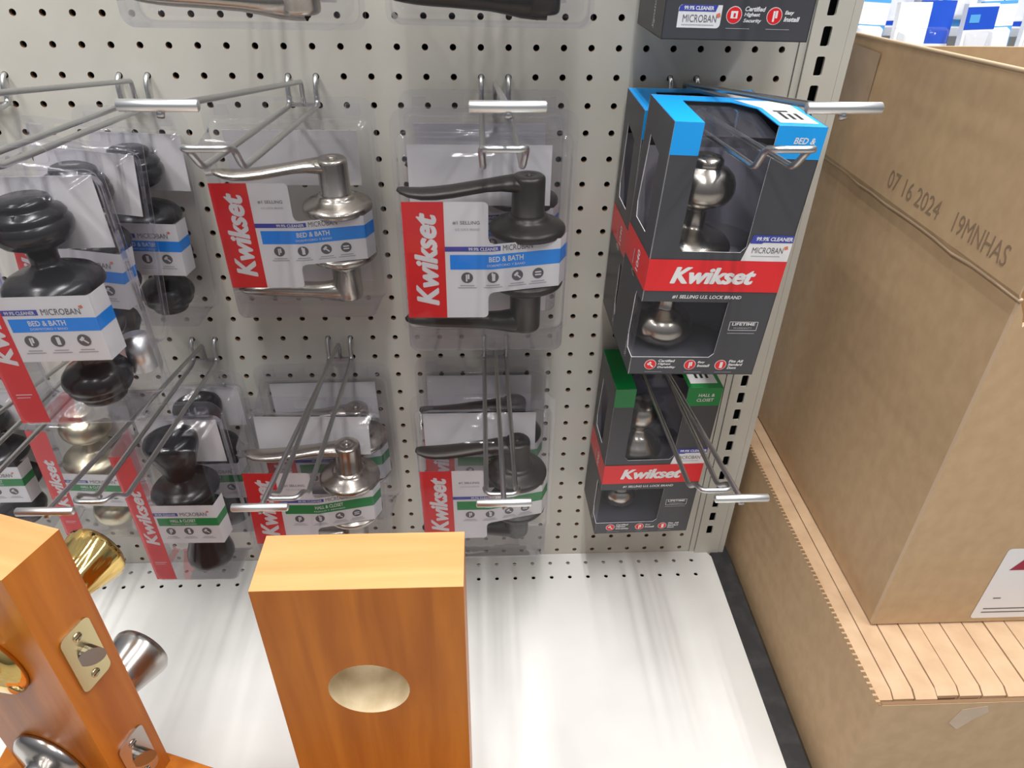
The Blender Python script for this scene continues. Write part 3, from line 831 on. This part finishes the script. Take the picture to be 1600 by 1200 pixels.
T = Vector((0.32, 0.947, 0)); N = Vector((0.947, -0.32, 0))
P0 = Vector((-0.1871, -0.415, 0))
root = empty('door_sample_block', P0 - N * 0.0555, (0, 0, math.atan2(N.y, N.x)))
tag(root, 'cherry wood door sample block fitted with brass and steel knobs and edge latches', 'door sample')
WB2 = 0.111
bored_block('b', WB2, 0.0435, -0.2261, WB2 / 2 - 0.060, [-0.327, -0.457]).build('wood_block', root)
KX = WB2 / 2 - 0.060
FLARE = [(0.0, 0.0), (0.0325, 0.0), (0.0330, 0.003), (0.0300, 0.007), (0.0200, 0.0105), (0.0130, 0.013), (0.0130, 0.018), (0.0170, 0.0215), (0.0195, 0.027), (0.0218, 0.036), (0.0242, 0.046), (0.0260, 0.054), (0.0262, 0.0575), (0.0245, 0.0605), (0.0205, 0.0620), (0.0, 0.0625)]
FACET = [(0.0, 0.0), (0.0325, 0.0), (0.0330, 0.003), (0.0300, 0.007), (0.0200, 0.0105), (0.0125, 0.013), (0.0115, 0.022), (0.0130, 0.024)]
def facet_knob(root, mat, loc, sg):
    mb = MB()
    xf = lambda p: (p[0], sg * p[2], p[1])
    mb.lathe(FACET, mat, 40, xf)
    n = 10
    prof = [(0.0130, 0.024), (0.0195, 0.032), (0.0260, 0.045), (0.0282, 0.056), (0.0255, 0.063), (0.0190, 0.0665), (0.0, 0.0672)]
    v = [xf((r * math.cos(2 * math.pi * (k + .5 * (i % 2)) / n), r * math.sin(2 * math.pi * (k + .5 * (i % 2)) / n), z)) for i, (r, z) in enumerate(prof) for k in range(n)]
    f = []
    for i in range(len(prof) - 1):
        for k in range(n):
            a, b, c, d = i * n + k, i * n + (k + 1) % n, (i + 1) * n + (k + 1) % n, (i + 1) * n + k
            if i % 2 == 0: f += [(a, b, d), (b, c, d)]
            else: f += [(a, b, c), (a, c, d)]
    mb.add(v, f, mat, False)
    return mb.build('door_knob', root, loc)
def flare_knob(root, mat, loc, sg):
    mb = MB()
    mb.lathe(FLARE, mat, 48, lambda p: (p[0], sg * p[2], p[1]))
    return mb.build('door_knob', root, loc)
def fluted_knob(root, mat, loc, sg):
    mb = MB()
    n = 72
    v = []
    for r, z in FLARE:
        for k in range(n):
            a = 2 * math.pi * k / n
            rr = r * 0.94 * (1 + (0.035 * abs(math.sin(6 * a)) if 0.020 < z < 0.058 else 0))
            v.append((rr * math.cos(a + z * 9), sg * z, rr * math.sin(a + z * 9)))
    mb.add(v, [(i * n + k, i * n + (k + 1) % n, (i + 1) * n + (k + 1) % n, (i + 1) * n + k) for i in range(len(FLARE) - 1) for k in range(n)], mat, True)
    return mb.build('door_knob', root, loc)
fluted_knob(root, 'polished_brass', (KX, 0.0436, -0.3265), 1)['label'] = 'polished brass fluted knob on the rear face'
facet_knob(root, 'polished_brass', (KX, -0.0001, -0.327), -1)['label'] = 'polished brass faceted knob on the front face'
flare_knob(root, 'brushed_steel', (KX, 0.0436, -0.455), 1)['label'] = 'brushed steel flared knob on the rear face'
flare_knob(root, 'brushed_steel', (KX, -0.0001, -0.457), -1)['label'] = 'brushed steel flared knob on the front face'
def latch(root, zc, mat, lab):
    x = WB2 / 2
    mb = MB()
    mb.plate(rrect(0.0095, zc - 0.0285, 0.0345, zc + 0.0285, 0.005, 5), [], 0.0018, mat, lambda a, b, t: (x + t, a, b))
    for dz in (-0.020, 0.020):
        mb.lathe([(0.0035, 0.0018), (0.0032, 0.0026), (0.0, 0.0028)], mat, 16, lambda p, dz=dz: (x + p[2], 0.022 + p[0], zc + dz + p[1]))
        mb.box((x + 0.0026, 0.0195, zc + dz - 0.0004), (x + 0.0031, 0.0245, zc + dz + 0.0004), 'print_black')
    pl = mb.build('latch_plate', root)
    pl['label'] = lab
    b = MB()
    n = 20
    pts = [(0.0075 * math.cos(2 * math.pi * k / n), 0.0085 * math.sin(2 * math.pi * k / n)) for k in range(n)]
    v = [(x + 0.0012, 0.022 + p[0], zc + p[1]) for p in pts] + [(x + 0.0065 + 0.0055 * (p[0] / 0.0075), 0.022 + p[0] * 0.95, zc + p[1] * 0.95) for p in pts]
    b.add(v, [(k, (k + 1) % n, n + (k + 1) % n, n + k) for k in range(n)] + [tuple(range(n, 2 * n))], 'latch_steel')
    b.build('latch_bolt', pl)
latch(root, -0.3275, 'dull_brass', 'dull brass latch plate')
latch(root, -0.4600, 'brushed_steel', 'bright steel latch plate')

st = MB()
pts = [(-0.320, -0.52), (0.1207, -0.52), (0.1207, -0.390), (-0.107, -0.390), (-0.320, -0.319)]
n = len(pts)
st.add([(p[0], p[1], z) for z in (SHZ, BZ - 0.0004) for p in pts], [(k, (k + 1) % n, n + (k + 1) % n, n + k) for k in range(n)] + [tuple(range(n))[::-1], tuple(range(n, 2 * n))], 'cherry_wood')
o = bevel(st.build('display_plinth'), 0.001, 2)
tag(o, 'cherry wood display plinth under the two door sample blocks', 'plinth')

# ------------------------------------------------------------------ cartons
def tray():
    mb = MB()
    x0, x1, y0, y1, z0, z1, t = 0.4600, 0.80, -0.3486, 0.19, -0.849, -0.4983, 0.004
    mb.box((x0, y0, z0), (x0 + t, y1, z1), 'cardboard')
    mb.box((x0 + t, y0, z0), (x1 - t, y0 + t, z1), 'cardboard')
    mb.box((x1 - t, y0, z0), (x1, y1, z1), 'cardboard')
    mb.box((x0 + t, y1 - t, z0), (x1 - t, y1, z1), 'cardboard')
    mb.box((x0 + t, y0 + t, z0), (x1 - t, y1 - t, z0 + t), 'cardboard')
    # exposed fluting on the rim
    k = y0
    while k < y1 - 0.004:
        mb.box((x0 + 0.0002, k, z1), (x0 + t - 0.0004, k + 0.0035, z1 + 0.0006), 'cardboard_edge')
        k += 0.0062
    mb.box((x0 + t, y0 + 0.0004, z1), (x1, y0 + t - 0.0004, z1 + 0.0006), 'cardboard_edge')
    o = mb.build('cardboard_tray')
    tag(o, 'open cardboard tray on the floor holding folded cartons, beside the black bracket', 'box')
    tp = MB()
    tp.plate([(0.543, -0.5085), (0.566, -0.5035), (0.571, -0.5135), (0.560, -0.5260), (0.5500, -0.5420), (0.5380, -0.5300)], [], 0.0003, 'packing_tape', lambda a, b, t_: (a, y0 - 0.0001 - t_, b))
    tp.build('tape_scrap', o)
tray()
xs = [0.4648, 0.4812, 0.5020, 0.5240, 0.5460, 0.5682, 0.5916, 0.6140, 0.6365, 0.6590, 0.6815, 0.7040]
which = ['against the tray wall', 'second from the tray wall', 'third from the tray wall', 'fourth from the tray wall', 'fifth from the tray wall', 'sixth from the tray wall', 'seventh from the tray wall', 'eighth from the tray wall', 'ninth from the tray wall', 'tenth from the tray wall', 'eleventh from the tray wall']
for i in range(len(xs) - 1):
    mb = MB()
    a, b = xs[i] + 0.0006, xs[i + 1] - 0.0006
    yf = -0.3385 + random.uniform(-0.0015, 0.0020)
    zt = -0.5003 + random.uniform(-0.0008, 0)
    zf = zt - 0.004
    mb.add([(a, yf, -0.82), (b, yf, -0.82), (b, 0.18, -0.82), (a, 0.18, -0.82), (a, yf, zf), (b, yf, zf), (b, 0.18, zt), (a, 0.18, zt), (a, yf + 0.008, zt), (b, yf + 0.008, zt)],
           [(0, 1, 5, 4), (0, 4, 8, 7, 3), (1, 2, 6, 9, 5), (2, 3, 7, 6), (4, 5, 9, 8), (8, 9, 6, 7), (0, 3, 2, 1)], 'cardboard_pale')
    mb.box((a + 0.002, yf - 0.0004, zf - 0.009), (b - 0.002, yf, zf - 0.003), 'cardboard_edge')
    o = bevel(mb.build('folded_carton'), 0.0022, 3)
    tag(o, 'flat folded carton standing on edge in the tray, ' + which[i], 'carton', 'folded cartons standing in the tray')

def big_carton():
    root = empty('shipping_carton', (0.495, -0.2603, -0.4978))
    tag(root, 'large open cardboard shipping carton standing on the folded cartons', 'box')
    Wd, Dp, Hb = 0.30, 0.412, 0.3700
    t = 0.004
    jag = [(0.0, Hb), (0.006, Hb - 0.010), (0.010, Hb - 0.021), (0.016, Hb - 0.017), (0.021, Hb - 0.028), (0.028, Hb - 0.020), (0.036, Hb - 0.024), (0.045, Hb - 0.012), (Wd, Hb - 0.010)]
    mb = MB()
    mb.plate([(0, 0), (Wd, 0)] + jag[::-1], [], t, 'cardboard', lambda a, b, q: (a, q, b), 'cardboard_torn')
    mb.box((0, t, 0), (t, Dp, Hb), 'cardboard')
    mb.box((Wd - t, t, 0), (Wd, Dp, Hb), 'cardboard')
    mb.box((t, Dp - t, 0), (Wd - t, Dp, Hb), 'cardboard')
    mb.box((t, t, 0), (Wd - t, Dp - t, t), 'cardboard')
    mb.build('carton_body', root)
    f1 = MB()
    n = 14
    v = []
    top_b, top_f = 0.496, 0.5165
    wob = [random.uniform(-0.0012, 0.0012) for _ in range(n + 1)]
    for k in range(n + 1):
        y = Dp * k / n
        v += [(-0.0012 + wob[k] * .4, y, Hb + 0.0015 + wob[k]), (-0.0030, y, Hb + 0.006), (0.0, y, top_f + (top_b - top_f) * k / n)]
    fc = []
    for k in range(n):
        for j in (0, 1):
            fc.append((k * 3 + j, (k + 1) * 3 + j, (k + 1) * 3 + j + 1, k * 3 + j + 1))
    f1.add(v, fc, 'cardboard')
    f1.tube([(-0.0008 + wob[k] * .3, Dp * k / n, Hb + 0.0010 + wob[k]) for k in range(n + 1)], 0.0012, 'cardboard_torn', 6)  # cracked crease line, its highlight put into the pale colour
    f1.tube([(0.0, Dp * k / n, top_f + (top_b - top_f) * k / n) for k in range(n + 1)], 0.0011, 'cardboard_torn', 6)
    L = Face2D(f1, lambda u, z, o: (-0.0030 + 0.003 * max(0, (z - Hb - 0.006)) / 0.13 - o, Dp - u, z))
    L.text('07 16 2024', 0.2015, 0.386, 0.090, 0.0165, 'print_ink', 0.0003)
    L.text('19MNHAS', 0.3145, 0.386, 0.072, 0.0165, 'print_ink', 0.0003)
    fo = f1.build('side_flap', root)
    m = fo.modifiers.new('thickness', 'SOLIDIFY'); m.thickness = 0.0015; m.offset = 0
    f2 = MB()
    f2.box((0.002, Dp + 0.004, Hb + 0.002), (Wd, Dp + 0.008, 0.478), 'cardboard')
    f2.build('back_flap', root)
    f3 = MB()
    f3.plate([(0.006, Hb + 0.006), (Wd, Hb - 0.004), (Wd, 0.50), (0.004, 0.50)], [], 0.004, 'cardboard_pale', lambda a, b, q: (a, -0.003 + q, b))
    f3.build('front_flap', root)
    lb = MB()
    F = Face2D(lb, lambda u, z, o: (u, -0.0004 - o, z))
    F.poly(rrect(0.1005, 0.006, 0.230, 0.1080, 0.004, 3), 'print_white', 0)
    F.poly([(0.1125, 0.078), (0.140, 0.078), (0.126, 0.100)], 'print_maroon', 0.0002)
    for k, (a, b, z) in enumerate(((0.113, 0.121, 0.036), (0.109, 0.200, 0.020), (0.109, 0.190, 0.0145))):
        F.rect(a, z, b, z + 0.0016, 'print_grey', 0.0002)
    lb.build('shipping_label', root)
    # faint old tape on the flap
    tpm = MB()
    G = Face2D(tpm, lambda u, z, o: (-0.0022 - o, Dp - u, z))
    G.rect(0.060, 0.432, 0.120, 0.490, 'packing_tape', 0.0004)
    tpm.build('tape_strip', root)
pmat('print_ink', srgb(136, 114, 92), 0.8)
pmat('print_maroon', srgb(150, 20, 60), 0.4)
big_carton()

# ------------------------------------------------------------------ stock beyond the carton
def rack():
    root = empty('store_rack', (1.25, 1.30, -0.85))
    tag(root, 'pale store rack across the next aisle holding blue and white packs', 'rack')
    mb = MB()
    mb.box((-0.55, 0.12, 0), (0.75, 0.15, 1.6), 'rack_grey')
    mb.build('back_panel', root)
    for z, ya, yb in ((0.62, -0.14, 0.01), (0.70, 0.012, 0.118)):
        m2 = MB()
        m2.box((-0.55, ya, z - 0.02), (0.75, yb, z), 'rack_grey')
        m2.build('rack_shelf', root)
    for x in (-0.55, 0.73):
        m2 = MB()
        m2.box((x, -0.14, 0), (x + 0.02, -0.1402 + 0.0202, 1.6), 'rack_grey')
        m2.build('rack_post', root)
rack()
spots = [(-0.245 + 0.083 * q, (0.0, 0.03, -0.03, 0.015, -0.04, 0.02, -0.02, 0.01)[q]) for q in range(8)]
names = ['beside the upright', 'second from the upright', 'third from the upright', 'fourth from the upright', 'fifth from the upright', 'sixth from the upright', 'seventh from the upright', 'eighth from the upright']
for row, (zz, hh) in enumerate(((0.62, 0.150), (0.70, 0.19))):
    for i, (dx, dy) in enumerate(spots):
        r = empty('blister_pack', (1.25 + dx + row * 0.03, (1.22, 1.355)[row] + dy * (1, 0.3)[row], -0.85 + zz), (math.radians(-6), math.radians(random.uniform(-4, 4)), math.radians(random.uniform(-7, 7))))
        kind = (i + row) % 4
        desc = ['white pack with blue header', 'pale blue and white pack', 'white pack with bulging clear front', 'bright blue pack with white base'][kind]
        tag(r, desc + ' on ' + ('lower' if row == 0 else 'upper') + ' far shelf, ' + names[i], 'package', 'blue and white packs on the far rack')
        mb = MB()
        c1, c2 = [('pack_white', 'pack_blue'), ('pack_sky', 'pack_white'), ('pack_white', 'pack_white'), ('pack_blue', 'pack_white')][kind]
        mb.box((-0.040, 0, 0.000), (0.040, 0.018, hh), c1)
        mb.box((-0.0402, -0.0006, hh * (0.62 if kind != 3 else 0.06)), (0.0402, 0.0, hh * (0.95 if kind != 3 else 0.35)), c2)
        if kind == 0:
            mb.box((-0.034, -0.001, hh * 0.28), (0.030, -0.0004, hh * 0.33), 'print_pale')
            mb.box((-0.030, -0.0012, hh * 0.72), (-0.004, -0.0005, hh * 0.84), 'pack_sky')
        mb.build('backing_card', r)
        m2 = MB()
        v = []
        for y, ins in ((-0.0008, 0.0), (-0.020, 0.004), (-0.028, 0.010)):
            v += [(p[0], y, p[1]) for p in rrect(-0.032 + ins, hh * 0.08 + ins, 0.032 - ins, hh * 0.6 - ins, 0.006, 4)]
        n = len(v) // 3
        m2.add(v, [(j * n + k, j * n + (k + 1) % n, (j + 1) * n + (k + 1) % n, (j + 1) * n + k) for j in (0, 1) for k in range(n)] + [tuple(range(2 * n, 3 * n))], 'pack_white' if kind in (1, 2) else 'clear_film', True)
        m2.build('blister', r)
